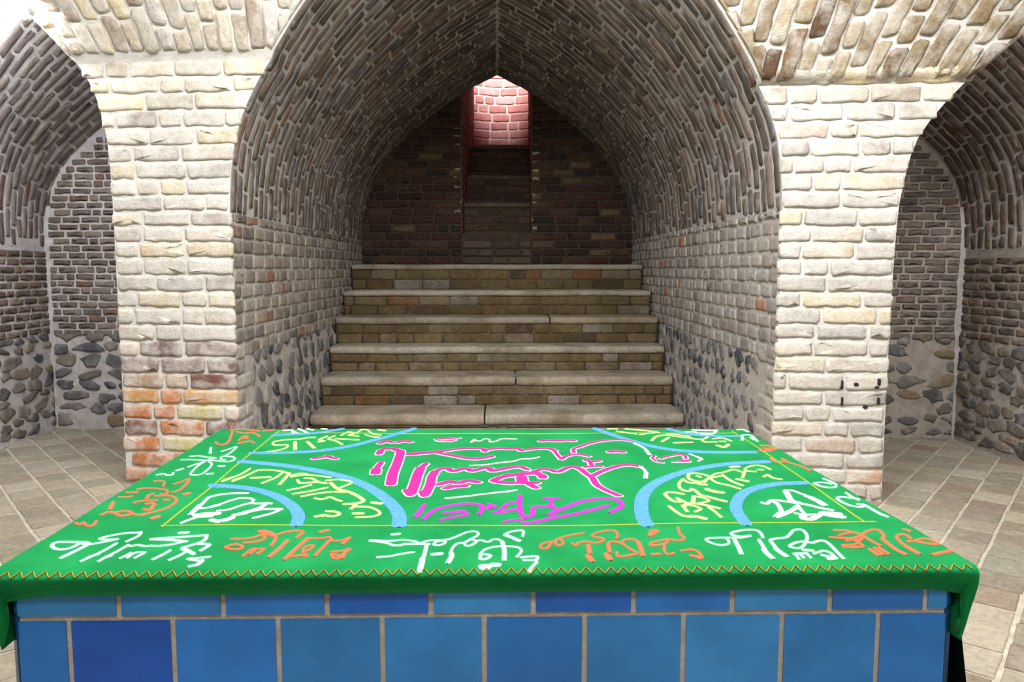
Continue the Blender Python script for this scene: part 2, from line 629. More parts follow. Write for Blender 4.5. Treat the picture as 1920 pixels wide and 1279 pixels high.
def niche_wall(side):
    mb = MB()
    sg = -1 if side == 'left' else 1
    yf = 3.94 - .104 * sg * W2
    surf = lambda u, v, h: np.stack([sg * (W2 - h), u, v], -1)
    ys = np.linspace(yf, NB, 50)
    G = []
    for z in np.linspace(0, 1.5, 26):
        p = surf(ys, np.full(50, z), np.full(50, .0))
        p[1:, 0] += rng.uniform(-.005, .005, 49)
        G.append(p)
    mb.grid(G, 'niche_mortar', flip=(sg < 0))
    z = .70 if sg < 0 else .72
    while z < 1.48:
        hg = .082 * random.uniform(.95, 1.05)
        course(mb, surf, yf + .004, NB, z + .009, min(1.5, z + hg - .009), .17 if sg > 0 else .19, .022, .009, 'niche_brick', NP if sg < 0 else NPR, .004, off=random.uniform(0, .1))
        z += hg
    # dressed pier end at the front, rubble stone behind it
    z = .01
    while z < .70:
        course(mb, surf, yf + .004, yf + random.choice((.14, .26)), z + .008, z + .078, .24, .018, .010, 'pier_brick', [(3, (190, 182, 170)), (2, (170, 160, 148)), (1, (120, 108, 102))], .004)
        z += .086
    rubble(mb, surf, yf + .28, 7.4, .01, .70, .13 if sg < 0 else .105, 1.3, .012, 'stone', SP, .50 if sg < 0 else .42, tilt=-.5 if sg < 0 else .5)
    return struct(mb.build('wall_niche_' + side))


niche_wall('left')
niche_wall('right')


def vault(name, prof, yfr, yback, cx, ring, blen, joint, rj, h, bmat, mmat, palf, flare=0.0, zs=0.0):
    """pitched-brick barrel vault: rings of bricks on edge, one behind the other"""
    mb = MB()

    def surf(t, q, hh):
        t = np.asarray(t, float); q = np.asarray(q, float)
        x, z = prof.at(np.clip(t, 0, prof.L))
        nx, nz = prof.normal(np.clip(t, 0, prof.L))
        k = 1 + flare * (1 - q)
        z = zs + (z - zs) * k
        y0 = yfr(x + cx, z)
        return np.stack([x + cx + nx * hh, y0 + q * (yback - y0), z + nz * hh], -1)
    nt_, nq = 90, 40
    T = np.linspace(0, prof.L, nt_)
    G = []
    for q in np.linspace(0, 1, nq):
        hh = rng.uniform(-.003, .003, nt_)
        G.append(surf(T, np.full(nt_, q), hh if q > 0 else hh * 0))
    mb.grid(G, mmat)
    if flare:
        G = []
        for t in T:
            p = surf(np.array([t]), np.array([0.0]), np.array([0.0]))[0]
            G.append([(p[0], p[1] - d, p[2] + e) for d, e in ((0, 0), (.005, .15), (.01, max(.3, TOP - p[2])))])
        mb.grid(G, mmat)
    depth = yback - float(yfr(cx, zs + 1))
    N = int(depth / ring)
    for k in range(N):
        q0, q1 = k / N, (k + 1) / N
        jj = rj / depth * random.uniform(.7, 1.3)
        wob = random.uniform(-.2, .2) / N
        t = -random.uniform(0, blen)
        while t < prof.L:
            L = blen * random.choice((1, 1, 1, .6, .9)) * random.uniform(.85, 1.15)
            a, b = max(t, 0.0) + joint / 2, min(t + L, prof.L) - joint / 2
            # keep the two sides apart at the ridge
            for a1, b1 in ((a, min(b, prof.L / 2 - .006)), (max(a, prof.L / 2 + .006), b)):
                if b1 - a1 > .05:
                    e = rng.uniform(-.10, .10, 2) / N
                    P = stone_outline(a1, b1, q0 + jj / 2 + wob * 0, q1 - jj / 2, 0, .5)
                    P[:, 0] += rng.uniform(-.006, .006, len(P))
                    P[:, 1] += rng.uniform(-.05, .05, len(P)) / N + e[0] * (P[:, 0] - a1) / (b1 - a1)
                    P[:, 1] = np.clip(P[:, 1], 0.001, 1)
                    c = P.mean(0); d = P - c
                    P2 = c + d * .86
                    n = len(P)
                    hz = h * random.uniform(.5, 1.3)
                    R = np.concatenate([surf(P[:, 0], P[:, 1], np.full(n, -.008)), surf(P[:, 0], P[:, 1], np.full(n, hz * .6)),
                                        surf(P2[:, 0], P2[:, 1], hz + rng.uniform(-.002, .002, n)), surf(c[None, 0], c[None, 1], np.array([hz]))])
                    F = []
                    for r_ in range(2):
                        for i in range(n):
                            F.append((r_ * n + i, r_ * n + (i + 1) % n, (r_ + 1) * n + (i + 1) % n, (r_ + 1) * n + i))
                    F += [(2 * n + i, 2 * n + (i + 1) % n, 3 * n) for i in range(n)]
                    mb.add(R, F, bmat, pick(palf(c[1])))
            t += L
    return struct(mb.build(name))


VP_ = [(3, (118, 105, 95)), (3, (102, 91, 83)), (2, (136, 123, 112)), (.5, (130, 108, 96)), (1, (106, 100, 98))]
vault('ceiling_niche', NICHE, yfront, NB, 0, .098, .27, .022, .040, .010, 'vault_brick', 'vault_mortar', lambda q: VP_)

# back wall with the opening of the shaft
OX0, OX1, OZ0 = -.383, .365, 1.575
mb = MB()
bs = lambda u, v, h: np.stack([np.asarray(u, float), NB - h + 0 * np.asarray(u, float), np.asarray(v, float)], -1)
for x0, x1, za, zt in ((-1.5, OX0, 1.0, None), (OX1, 1.5, 1.0, None), (OX0, OX1, 1.0, OZ0)):
    G = []
    for x in np.linspace(x0, x1, 16):
        zt_ = zt if zt else float(np.interp(abs(x), NICHE.half[::-1, 0], NICHE.half[::-1, 1])) + .03
        G.append([(x, NB, z) for z in np.linspace(za, zt_, 12)])
    mb.grid(G, 'dark_mortar')
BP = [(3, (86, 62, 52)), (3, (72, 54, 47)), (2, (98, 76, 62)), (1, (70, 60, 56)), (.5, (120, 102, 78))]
z = 1.25
while z < 3.1:
    hg = .083 * random.uniform(.96, 1.04)
    zm = z + hg
    xe = NICHE.x_at(zm) - .01 if zm > 1.5 else W2 - .01
    for a, b in ((-xe, OX0 - .004), (OX1 + .004, xe)):
        if b - a > .06:
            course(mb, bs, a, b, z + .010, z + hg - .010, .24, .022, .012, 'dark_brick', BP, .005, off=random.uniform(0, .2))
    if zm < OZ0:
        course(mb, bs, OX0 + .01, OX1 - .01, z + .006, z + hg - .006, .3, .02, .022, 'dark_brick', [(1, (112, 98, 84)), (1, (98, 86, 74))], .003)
    z += hg
# jagged lime edge beside the opening
for x, s in ((OX0 - .04, -1), (OX1 + .04, 1)):
    z = 1.62
    while z < 2.65:
        if random.random() < .8:
            unit(mb, bs, stone_outline(x - .035, x + .035, z, z + .035, .008, .6), .010, 'niche_brick', vary(lin(196, 184, 152), .15))
        z += .085
struct(mb.build('wall_niche_back'))

# shaft behind the opening: brick jambs, curved lit back wall, no roof (open to the sky)
mb = MB()
YB = 10.2
BX0, BX1 = -.315, .42
ST = 5.2
def jamb_surf(side):
    xa, xb = (OX0, BX0) if side < 0 else (OX1, BX1)
    return lambda u, v, h: np.stack([xa + (xb - xa) * (np.asarray(u, float) - NB) / (YB - NB) - side * h, np.asarray(u, float), np.asarray(v, float)], -1)
def back_surf(u, v, h):
    u = np.asarray(u, float)
    c = (BX0 + BX1) / 2
    t = (u - c) / ((BX1 - BX0) / 2)
    return np.stack([u, YB + .12 * (1 - t * t) - h, np.asarray(v, float)], -1)
for sd in (-1, 1):
    js = jamb_surf(sd)
    ys = np.linspace(NB, YB, 10)
    mb.grid([js(ys, np.full(10, z), np.zeros(10)) for z in np.linspace(1.2, ST, 12)], 'red_mortar', flip=sd < 0)
    z = 1.3
    while z < 4.6:
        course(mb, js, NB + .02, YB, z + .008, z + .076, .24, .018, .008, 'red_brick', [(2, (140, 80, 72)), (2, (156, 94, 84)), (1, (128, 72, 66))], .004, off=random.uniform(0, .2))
        z += .084
xs = np.linspace(BX0, BX1, 14)
mb.grid([back_surf(xs, np.full(14, z), np.zeros(14)) for z in np.linspace(1.2, ST, 12)], 'red_mortar')
z = 2.5
while z < 4.8:
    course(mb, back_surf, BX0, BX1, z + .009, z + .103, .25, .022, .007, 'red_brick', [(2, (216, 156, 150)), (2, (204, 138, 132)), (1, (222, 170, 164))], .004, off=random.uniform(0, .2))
    z += .112
# wall of the shaft above the niche vault
G = []
for x in np.linspace(-.6, .6, 13):
    zv = float(np.interp(abs(x), NICHE.half[::-1, 0], NICHE.half[::-1, 1]))
    G.append([(x, NB + .01, zv + d) for d in (0, .1, .6, ST - 3.0)])
mb.grid(G, 'red_mortar')
struct(mb.build('window_1'))

# narrow steps climbing in the shaft
SHX, SHY = 0, NB
ss = bpy.data.objects.new('shaft_steps', None); COL.objects.link(ss)
ss.location = (0, NB + .1, 1.2)
tag(ss, 'dark narrow brick steps climbing inside the lit opening of the back wall', 'steps')
for k, (y0, z1, z0, ins) in enumerate(((8.04, 1.58, 1.25, .005), (8.38, 1.93, 1.3, .02), (8.80, 2.28, 1.6, .03), (9.25, 2.70, 1.9, .03))):
    mb = MB()
    f = lambda a, b, y: a + (b - a) * (y - NB) / (YB - NB)
    xa, xb = f(OX0, BX0, y0) + .004, f(OX1, BX1, y0) - .004
    mb.box(xa, xb, y0, 10.0, z0, z1 - .05, 'riser_mortar')
    mb.box(xa, xb, y0 - .025, 10.0, z1 - .05, z1, 'slab', lin(120, 108, 96), bev=.012)
    sf = lambda u, v, h, y0=y0: np.stack([np.asarray(u, float), y0 - h + 0 * np.asarray(u, float), np.asarray(v, float)], -1)
    z = z0
    while z < z1 - .10:
        course(mb, sf, xa, xb, z + .006, z + .074, .24, .016, .008, 'dark_brick', [(2, (112, 92, 78)), (1, (96, 80, 70))], .003, off=random.uniform(0, .2))
        z += .08
    mb.build('step', ss, origin=ss.location)

# ------------------------------------------------------------------ the wide staircase
st = bpy.data.objects.new('staircase', None); COL.objects.link(st)
st.location = (0, 5.6, 0)
tag(st, 'wide staircase of worn stone slabs over olive brown brick risers inside the arched niche', 'staircase')
NOSE = [5.56, 5.94, 6.27, 6.54, 6.87, 7.30, NB]
RISE = [.105, .337, .548, .779, 1.003, 1.244]
SPLIT = [[-.10], [.145], [], [.46], [], []]
RP = [(4, (118, 103, 72)), (3, (106, 91, 64)), (2, (128, 114, 92)), (.5, (130, 96, 66)), (1, (142, 132, 120)), (.8, (88, 74, 56))]
for k in range(6):
    y0, z1 = NOSE[k], RISE[k]
    zl = RISE[k - 1] if k else 0.0
    th = (.085, .075, .062, .06, .05, .05)[k]
    mb = MB()
    yr = y0 + .03
    x0, x1 = -W2 + .024, W2 - .024
    mb.box(x0, x1, yr, min(NOSE[k + 1] + .06, NB - .03), max(0.0, zl - .02), z1 - th, 'riser_mortar')
    sf = lambda u, v, h, yr=yr: np.stack([np.asarray(u, float), yr - h + 0 * np.asarray(u, float), np.asarray(v, float)], -1)
    zt = z1 - th
    nrow = 2 if k else 1
    for r in range(nrow):
        a = zl + (zt - zl) * r / nrow + .004
        b = zl + (zt - zl) * (r + 1) / nrow - .004
        if b - a > .012:
            course(mb, sf, x0 + .01, x1 - .01, a, b, .27, .012, .008, 'riser_brick', RP, .003, off=random.uniform(0, .25))
    mb.build('riser', st, origin=st.location)
    xs_ = [x0] + SPLIT[k] + [x1]
    for i in range(len(xs_) - 1):
        mb = MB()
        a, b = xs_[i] + (.006 if i else .003), xs_[i + 1] - (.006 if i < len(xs_) - 2 else .003)
        r = th / 2
        prof = [(yr + .02, zt)] + [(y0 + r * (1 - math.cos(t)) * .8, zt + r + r * math.sin(t)) for t in np.linspace(-math.pi / 2, math.pi / 2, 9)] + [(yr + .14, z1 + .002), (min(NOSE[k + 1] + .05, NB - .03), z1 + .004)]
        n = 40
        G = []
        for j in range(n):
            x = a + (b - a) * j / (n - 1)
            e = min(j, n - 1 - j)
            sh = .012 if e == 0 else 0
            wv = .004 * math.sin(x * 5 + k) + random.uniform(-.002, .002)
            G.append([(x, y + sh + wv * (1 if q < 10 else .2) + random.uniform(-.0015, .0015), z - (sh * .5 if z > zt + r else 0) + .0015 * math.sin(x * 7 + k * 2)) for q, (y, z) in enumerate(prof)])
        mb.grid(G, 'slab', vary(lin(*random.choice(((176, 164, 146), (168, 156, 136), (184, 174, 158)))), .04), flip=True)
        for row in (G[0], G[-1]):
            mb.add(row, [tuple(range(len(row)))], 'slab', lin(150, 138, 116))
        mb.build('tread', st, origin=st.location)

# ------------------------------------------------------------------ alcoves on both sides
AP = Profile([(1.0, 1.36), (.992, 1.55), (.955, 1.72), (.88, 1.86), (.77, 1.98), (.62, 2.09), (.44, 2.21), (.22, 2.33), (0, 2.43)])
AB = lambda x: 5.385 - .07 * x


def alcove(side):
    sg = -1 if side == 'left' else 1
    xo, xi = (-3.33, -1.62) if sg < 0 else (3.235, 1.62)
    cx, hw = (xo + xi) / 2, abs(xo - xi) / 2
    dz = 0 if sg < 0 else -.035
    half = AP.half.copy(); half[:, 0] *= hw; half[:, 1] += dz
    prof = Profile(half[::4] if (len(half) - 1) % 4 == 0 else np.vstack([half[::4], half[-1:]]))
    zsp = 1.36 + dz
    yb = float(AB(cx))
    bp = [(3, (124, 114, 110)), (3, (108, 99, 97)), (2, (140, 131, 126)), (.4, (116, 92, 84))] if sg < 0 else [(3, (110, 93, 84)), (3, (98, 83, 76)), (2, (128, 113, 100)), (.5, (112, 82, 68))]
    mm = 'alcove_mortar' if sg < 0 else 'brown_mortar'
    yfr = lambda x, z: 3.94 - .104 * x + .36
    vault('ceiling_alcove_' + side, prof, yfr, yb + .1, cx, .067, .19, .016, .026, .008, 'alcove_brick', 'alcove_mortar', lambda q: bp, flare=.45 if sg < 0 else .30, zs=zsp)
    # outer side wall
    mb = MB()
    surf = lambda u, v, h: np.stack([xo - sg * h + 0 * np.asarray(u, float), np.asarray(u, float), np.asarray(v, float)], -1)
    ya, ye = float(yfr(xo, 0)) - .02, float(AB(xo))
    ys = np.linspace(ya, ye, 20)
    mb.grid([surf(ys, np.full(20, z), rng.uniform(-.004, .004, 20)) for z in np.linspace(0, zsp + .02, 22)], mm, flip=sg < 0)
    z = .72
    while z < zsp - .05:
        course(mb, surf, ya, ye - .02, z + .008, min(zsp, z + .048), .155, .016, .008, 'alcove_brick', [(3, (112, 96, 84)), (3, (98, 86, 78)), (2, (128, 114, 100)), (.2, (126, 90, 74))], .004, off=random.uniform(0, .2))
        z += .056
    rubble(mb, surf, ya, ye - .02, .02, .72, .085, 1.9, .010, 'stone', [(3, (116, 107, 98)), (3, (100, 95, 92)), (2, (134, 124, 112)), (1, (84, 81, 88))], .56)
    struct(mb.build('wall_' + side))
    # back wall
    mb = MB()
    surf = lambda u, v, h: np.stack([np.asarray(u, float), AB(np.asarray(u, float)) - h, np.asarray(v, float)], -1)
    a, b = sorted((xo, xi))
    G = []
    for x in np.linspace(a, b, 24):
        zt = float(np.interp(abs(x - cx), prof.half[::-1, 0], prof.half[::-1, 1])) + .05
        G.append([surf(x, z, random.uniform(-.004, .004)) for z in np.linspace(0, zt, 24)])
    mb.grid(G, mm)
    z = .70
    pb = [(3, (124, 113, 105)), (3, (112, 102, 96)), (2, (136, 125, 116)), (.6, (122, 100, 88))]
    while z < 2.3 + dz:
        zm = z + .052
        e = prof.x_at(zm) - .02 if zm > zsp else hw - .02
        if e > .06:
            course(mb, surf, cx - e, cx + e, z + .007, z + .046, .145, .016, .008, 'alcove_brick', pb, .004, off=random.uniform(0, .2))
        z += .052
    rubble(mb, surf, a + .02, b - .02, .02, .70, .10 if sg < 0 else .09, 1.9, .013, 'stone', [(3, (110, 108, 110)), (3, (128, 123, 117)), (2, (92, 91, 97)), (1, (140, 125, 102))], .52 if sg < 0 else .48)
    struct(mb.build('wall_alcove_back_' + side))
    # lime fillet in the corner between back and side wall, and inner wall behind the pier
    mb = MB()
    zs_ = np.linspace(0, zsp + .3, 20)
    G = []
    for z in zs_:
        k = .03 * random.uniform(.7, 1.3) if z > .45 else .012
        x_ = xo if z < zsp else cx + sg * prof.x_at(z)
        G.append([(x_, ye - k, z), (x_ - sg * k * .4, ye - k * .4 - .004, z), (x_ - sg * k, ye - .004, z)])
    mb.grid(G, 'alcove_mortar')
    struct(mb.build('trim_1' if sg < 0 else 'trim_2'))
    mb = MB()
    mb.grid([[(xi, y, z) for y in np.linspace(float(yfr(xi, 0)) - .02, float(AB(xi)), 4)] for z in (0, .7, zsp + .02)], mm)
    # back face of the pier
    x_e = -2.092 if sg < 0 else 1.985
    mb.grid([[(x, float(yfr(x, 0)) - .001, z) for x in np.linspace(xi, x_e, 4)] for z in (0, 1, 1.8)], mm)
    struct(mb.build('wall_alcove_inner_' + side))


alcove('left')
alcove('right')

# ------------------------------------------------------------------ floor of square brick pavers laid on the diagonal
mb = MB()
mb.grid([[(x, y, -.006) for x in np.linspace(-4.3, 4.3, 20)] for y in np.linspace(-3.2, 5.75, 20)], 'paver_joint', flip=False)
mb.grid([[(x, y, -.006) for x in np.linspace(-W2, W2, 6)] for y in np.linspace(5.75, 8.0, 4)], 'paver_joint')
FP = [(4, (160, 151, 134)), (3, (150, 141, 124)), (3, (172, 163, 146)), (.7, (152, 137, 121)), (1, (152, 148, 131))]
fs = lambda u, v, h: np.stack([np.asarray(u, float), np.asarray(v, float), np.asarray(h, float)], -1)
for sg in (-1, 1):
    ang = math.radians(40.5)
    d = np.array([sg * math.sin(ang), math.cos(ang)])       # long joints
    e = np.array([-sg * math.cos(ang), math.sin(ang)])
    for i in range(-30, 34):
        off = .09 if i % 2 else 0
        off += random.uniform(-.03, .03)
        for j in range(-16, 46):
            c = d * (j * .186 + off) + e * (i * .170) + np.array([0, 1.0])
            if sg * c[0] < .02 or abs(c[0]) > 3.5 or c[1] < -.6 or c[1] > 5.75:
                continue
            if abs(c[0]) < 1.3 and c[1] > 5.5:
                continue
            a_, b_ = .0875 - random.uniform(0, .002), .0790 - random.uniform(0, .003)
            Q = np.array([c + d * su * a_ + e * sv * b_ for su, sv in ((-1, -1), (1, -1), (1, 1), (-1, 1))])
            if sg > 0:
                Q = Q[::-1]
            Q += rng.uniform(-.003, .003, Q.shape)
            cc = Q.mean(0)
            Q2 = cc + (Q - cc) * .95
            hz = random.uniform(-.0015, .0015)
            V = np.concatenate([fs(Q[:, 0], Q[:, 1], np.full(4, -.008)), fs(Q[:, 0], Q[:, 1], np.full(4, -.003 + hz)), fs(Q2[:, 0], Q2[:, 1], np.full(4, hz))])
            F = [(k * 4 + q, k * 4 + (q + 1) % 4, (k + 1) * 4 + (q + 1) % 4, (k + 1) * 4 + q) for k in range(2) for q in range(4)] + [(8, 9, 10, 11)]
            mb.add(V, F, 'paver', pick(FP))
struct(mb.build('floor', smooth=False))

# ------------------------------------------------------------------ the rest of the chamber, beyond the frame
mb = MB(); mb.grid([[(x, y, TOP) for x in (-4.3, 4.3)] for y in (-3.2, 4.7)], 'plaster', flip=True); struct(mb.build('ceiling'))
mb = MB(); mb.grid([[(x, -3.2, z) for x in (-4.3, 4.3)] for z in (0, TOP)], 'plaster', flip=True); struct(mb.build('wall_rear'))
for s in (-1, 1):
    mb = MB(); mb.grid([[(s * 4.3, y, z) for y in (-3.2, 4.5)] for z in (0, TOP)], 'plaster', flip=s < 0); struct(mb.build('wall_chamber_' + ('left' if s < 0 else 'right')))

# ------------------------------------------------------------------ the tiled tomb
TF = 1.445                                    # front face
TX0, TX1 = -0.9564, 0.9132                        # ends of the main front face
TB = 2.60
TZ = .60
tomb = bpy.data.objects.new('tomb', None); COL.objects.link(tomb)
tomb.location = (0, 2.0, 0)
tag(tomb, 'low rectangular tomb faced with blue glazed tiles standing on the brick floor', 'tomb')
CH = .022
mb = MB()
ring = [(TX0 - CH + .004, TF + CH), (TX0 + .002, TF + .004), (TX1 - .002, TF + .004), (TX1 + CH - .004, TF + CH), (TX1 + CH - .004, TB), (TX0 - CH + .004, TB)]
mb.grid([[(x, y, z) for x, y in ring] for z in (0, .2, .4, TZ)], 'grout', wrap=True)
mb.add([(x, y, TZ) for x, y in ring], [tuple(range(6))], 'grout')
mb.build('body', tomb, smooth=False, origin=tomb.location)


def tile(mb, x0, x1, z0, z1, surf, col):
    e = .003
    P = np.array([(x0, z0), (x1, z0), (x1, z1), (x0, z1)])
    I = np.array([(x0 + e, z0 + e), (x1 - e, z0 + e), (x1 - e, z1 - e), (x0 + e, z1 - e)])
    V = np.concatenate([surf(P[:, 0], P[:, 1], np.full(4, -.002)), surf(P[:, 0], P[:, 1], np.full(4, .0008)), surf(I[:, 0], I[:, 1], np.full(4, .0018))])
    F = [(k * 4 + q, k * 4 + (q + 1) % 4, (k + 1) * 4 + (q + 1) % 4, (k + 1) * 4 + q) for k in range(2) for q in range(4)] + [(8, 9, 10, 11)]
    mb.add(V, F, 'tile', col)


TILEC = [(3, (54, 142, 222)), (3, (46, 130, 222)), (2, (60, 148, 222)), (1, (36, 112, 218))]
mb = MB()
fsf = lambda u, v, h: np.stack([np.asarray(u, float), TF - h, np.asarray(v, float)], -1)
ROW1 = [-0.9564, -0.7562, -0.5495, -0.3428, -0.135, 0.0708, 0.2734, 0.4739, 0.6732, 0.8692, 0.9132]
ROW2 = [-0.9564, -0.8571, -0.6511, -0.4418, -0.2334, -0.0282, 0.1749, 0.3758, 0.5767, 0.7743, 0.9132]
G_ = .0055
ZG = 0.506
rows = [(ZG + .0055, .597, ROW1), (ZG - .0055 - .2, ZG - .0055, ROW2), (ZG - .016 - .41, ZG - .016 - .21, ROW1), (.006, ZG - .027 - .41, ROW2)]
for za, zt, J in rows:
    for i in range(len(J) - 1):
        if zt - za > .01:
            tile(mb, J[i] + G_ * (i > 0), J[i + 1] - G_ * (i < len(J) - 2), za, zt, fsf, vary(lin(28, 98, 214), .03) if (J is ROW2 and i == 1) else pick(TILEC))
# side faces
for sd, xx in ((-1, TX0 - CH), (1, TX1 + CH)):
    ssf = lambda u, v, h, sd=sd, xx=xx: np.stack([xx + sd * h, np.asarray(u, float), np.asarray(v, float)], -1)
    J = np.arange(TF + CH + .003, TB, .195)
    for za, zt, _ in rows:
        for i in range(len(J) - 1):
            a, b = J[i] + G_, J[i + 1] - G_
            if sd < 0:
                ssf2 = lambda u, v, h, f=ssf: f(2 * TF + 1.2 - u, v, h)
                tile(mb, 2 * TF + 1.2 - b, 2 * TF + 1.2 - a, za, zt, ssf2, pick(TILEC))
            else:
                tile(mb, a, b, za, zt, ssf, pick(TILEC))
mb.build('tile_facing', tomb, smooth=False, origin=tomb.location)
# narrow bevelled corner tiles
for sd in (-1, 1):
    mb = MB()
    if sd > 0:
        csf = lambda u, v, h: np.stack([TX1 + np.asarray(u) * CH + h * .7, TF + np.asarray(u) * CH - h * .7, np.asarray(v, float)], -1)
    else:
        csf = lambda u, v, h: np.stack([TX0 - (1 - np.asarray(u)) * CH - h * .7, TF + (1 - np.asarray(u)) * CH - h * .7, np.asarray(v, float)], -1)
    for za, zt in ((.514, .597), (.305, .508), (.10, .299), (.004, .094)):
        P = np.array([(.12 if sd > 0 else .0, za), (1.0 if sd > 0 else .88, za), (1.0 if sd > 0 else .88, zt), (.12 if sd > 0 else 0, zt)])
        c = P.mean(0)
        I = c + (P - c) * np.array([.8, .97])
        V = np.concatenate([csf(P[:, 0], P[:, 1], np.full(4, -.003)), csf(P[:, 0], P[:, 1], np.full(4, .001)), csf(I[:, 0], I[:, 1], np.full(4, .003))])
        mb.add(V, [(k * 4 + q, k * 4 + (q + 1) % 4, (k + 1) * 4 + (q + 1) % 4, (k + 1) * 4 + q) for k in range(2) for q in range(4)] + [(8, 9, 10, 11)], 'tile', pick([(1, (30, 84, 122)), (1, (26, 76, 116))]))
    mb.build('corner_tile', tomb, smooth=False, origin=tomb.location)

# ------------------------------------------------------------------ the embroidered cover
ZC = .62
Q00, Q10, Q11, Q01 = np.array([-.968, 1.420]), np.array([.935, 1.423]), np.array([.890, 2.655]), np.array([-1.0, 2.69])


def quad(a, b):
    a = np.asarray(a)[..., None]; b = np.asarray(b)[..., None]
    return (1 - a) * (1 - b) * Q00 + a * (1 - b) * Q10 + a * b * Q11 + (1 - a) * b * Q01


def zcloth(x, y):
    yf = Q00[1] + (Q10[1] - Q00[1]) * (np.asarray(x) - Q00[0]) / (Q10[0] - Q00[0])
    roll = np.interp(yf - np.asarray(y), [0, .008, .016, .023, .027], [0, .0008, .003, .0075, .014])
    return ZC - roll + .0016 * np.sin(x * 9 + y * 4) * np.sin(y * 11 - x * 3)


cover_o = (0, 2.0, .60)
mb = MB()
na, nb = 60, 40
A, B = np.meshgrid(np.linspace(0, 1, na), np.linspace(0, 1, nb))
XY = quad(A, B)
mb.grid(np.dstack([XY[..., 0], XY[..., 1], zcloth(XY[..., 0], XY[..., 1])]), 'velvet')
# overhang all round: (outward, down) profile, short and tucked under in front, longer at the sides
FR = np.array([(0, 0), (.008, -.0008), (.016, -.003), (.023, -.0075), (.027, -.013), (.024, -.019), (.014, -.030), (-.004, -.048), (-.017, -.064)])
SD = np.array([(0, 0), (.006, -.001), (.013, -.004), (.018, -.011), (.021, -.026), (.021, -.058), (.018, -.095), (.012, -.130), (.003, -.165)])
path = []
def seg(P, Q, n, out, s0, s1):
    for t in np.linspace(0, 1, n):
        path.append((P + (Q - P) * t, np.array(out, float), s0(t), s1(t)))
fr = lambda t: max(0.0, 1 - t / .05, 1 - (1 - t) / .05)
seg(Q00, Q10, 60, (0, -1), lambda t: .10 * fr(t) ** 2, lambda t: 0)
for k in np.linspace(0, 1, 7)[1:-1]:
    a = -math.pi / 2 + k * math.pi / 2
    path.append((Q10, np.array([math.cos(a), math.sin(a)]), .1 + .9 * k, 0))
seg(Q10, Q11, 40, (1, 0), lambda t: 1, lambda t: 0)
for k in np.linspace(0, 1, 5)[1:-1]:
    a = k * math.pi / 2
    path.append((Q11, np.array([math.cos(a), math.sin(a)]), 1, 0))
seg(Q11, Q01, 60, (0, 1), lambda t: 1, lambda t: 0)
for k in np.linspace(0, 1, 5)[1:-1]:
    a = math.pi / 2 + k * math.pi / 2
    path.append((Q01, np.array([math.cos(a), math.sin(a)]), 1, 0))
seg(Q01, Q00, 40, (-1, 0), lambda t: 1, lambda t: 0)
for k in np.linspace(0, 1, 7)[1:-1]:
    a = math.pi + k * math.pi / 2
    path.append((Q00, np.array([math.cos(a), math.sin(a)]), 1 - .9 * k, 0))
G = []
for i, (p, o, s, _) in enumerate(path):
    pr = FR * (1 - s) + SD * s
    wv = .006 * math.sin(i * .55) * s
    row = []
    for q, (d, z) in enumerate(pr):
        dd = d + wv * q / 8
        xy = p + o * dd
        row.append((xy[0], xy[1], (zcloth(*p) if q == 0 else ZC) + z))
    G.append(row)
G.append(G[0])
mb.grid(G, 'velvet')
cover = mb.build('tomb_cover', origin=cover_o)
bm_ = bmesh.new(); bm_.from_mesh(cover.data)
bmesh.ops.remove_doubles(bm_, verts=bm_.verts, dist=2e-4)
bm_.to_mesh(cover.data); bm_.free()
sol = cover.modifiers.new('cloth', 'SOLIDIFY'); sol.thickness = .003; sol.offset = -1
tag(cover, 'green velvet cloth embroidered with coloured calligraphy draped over the blue tiled tomb', 'cloth')

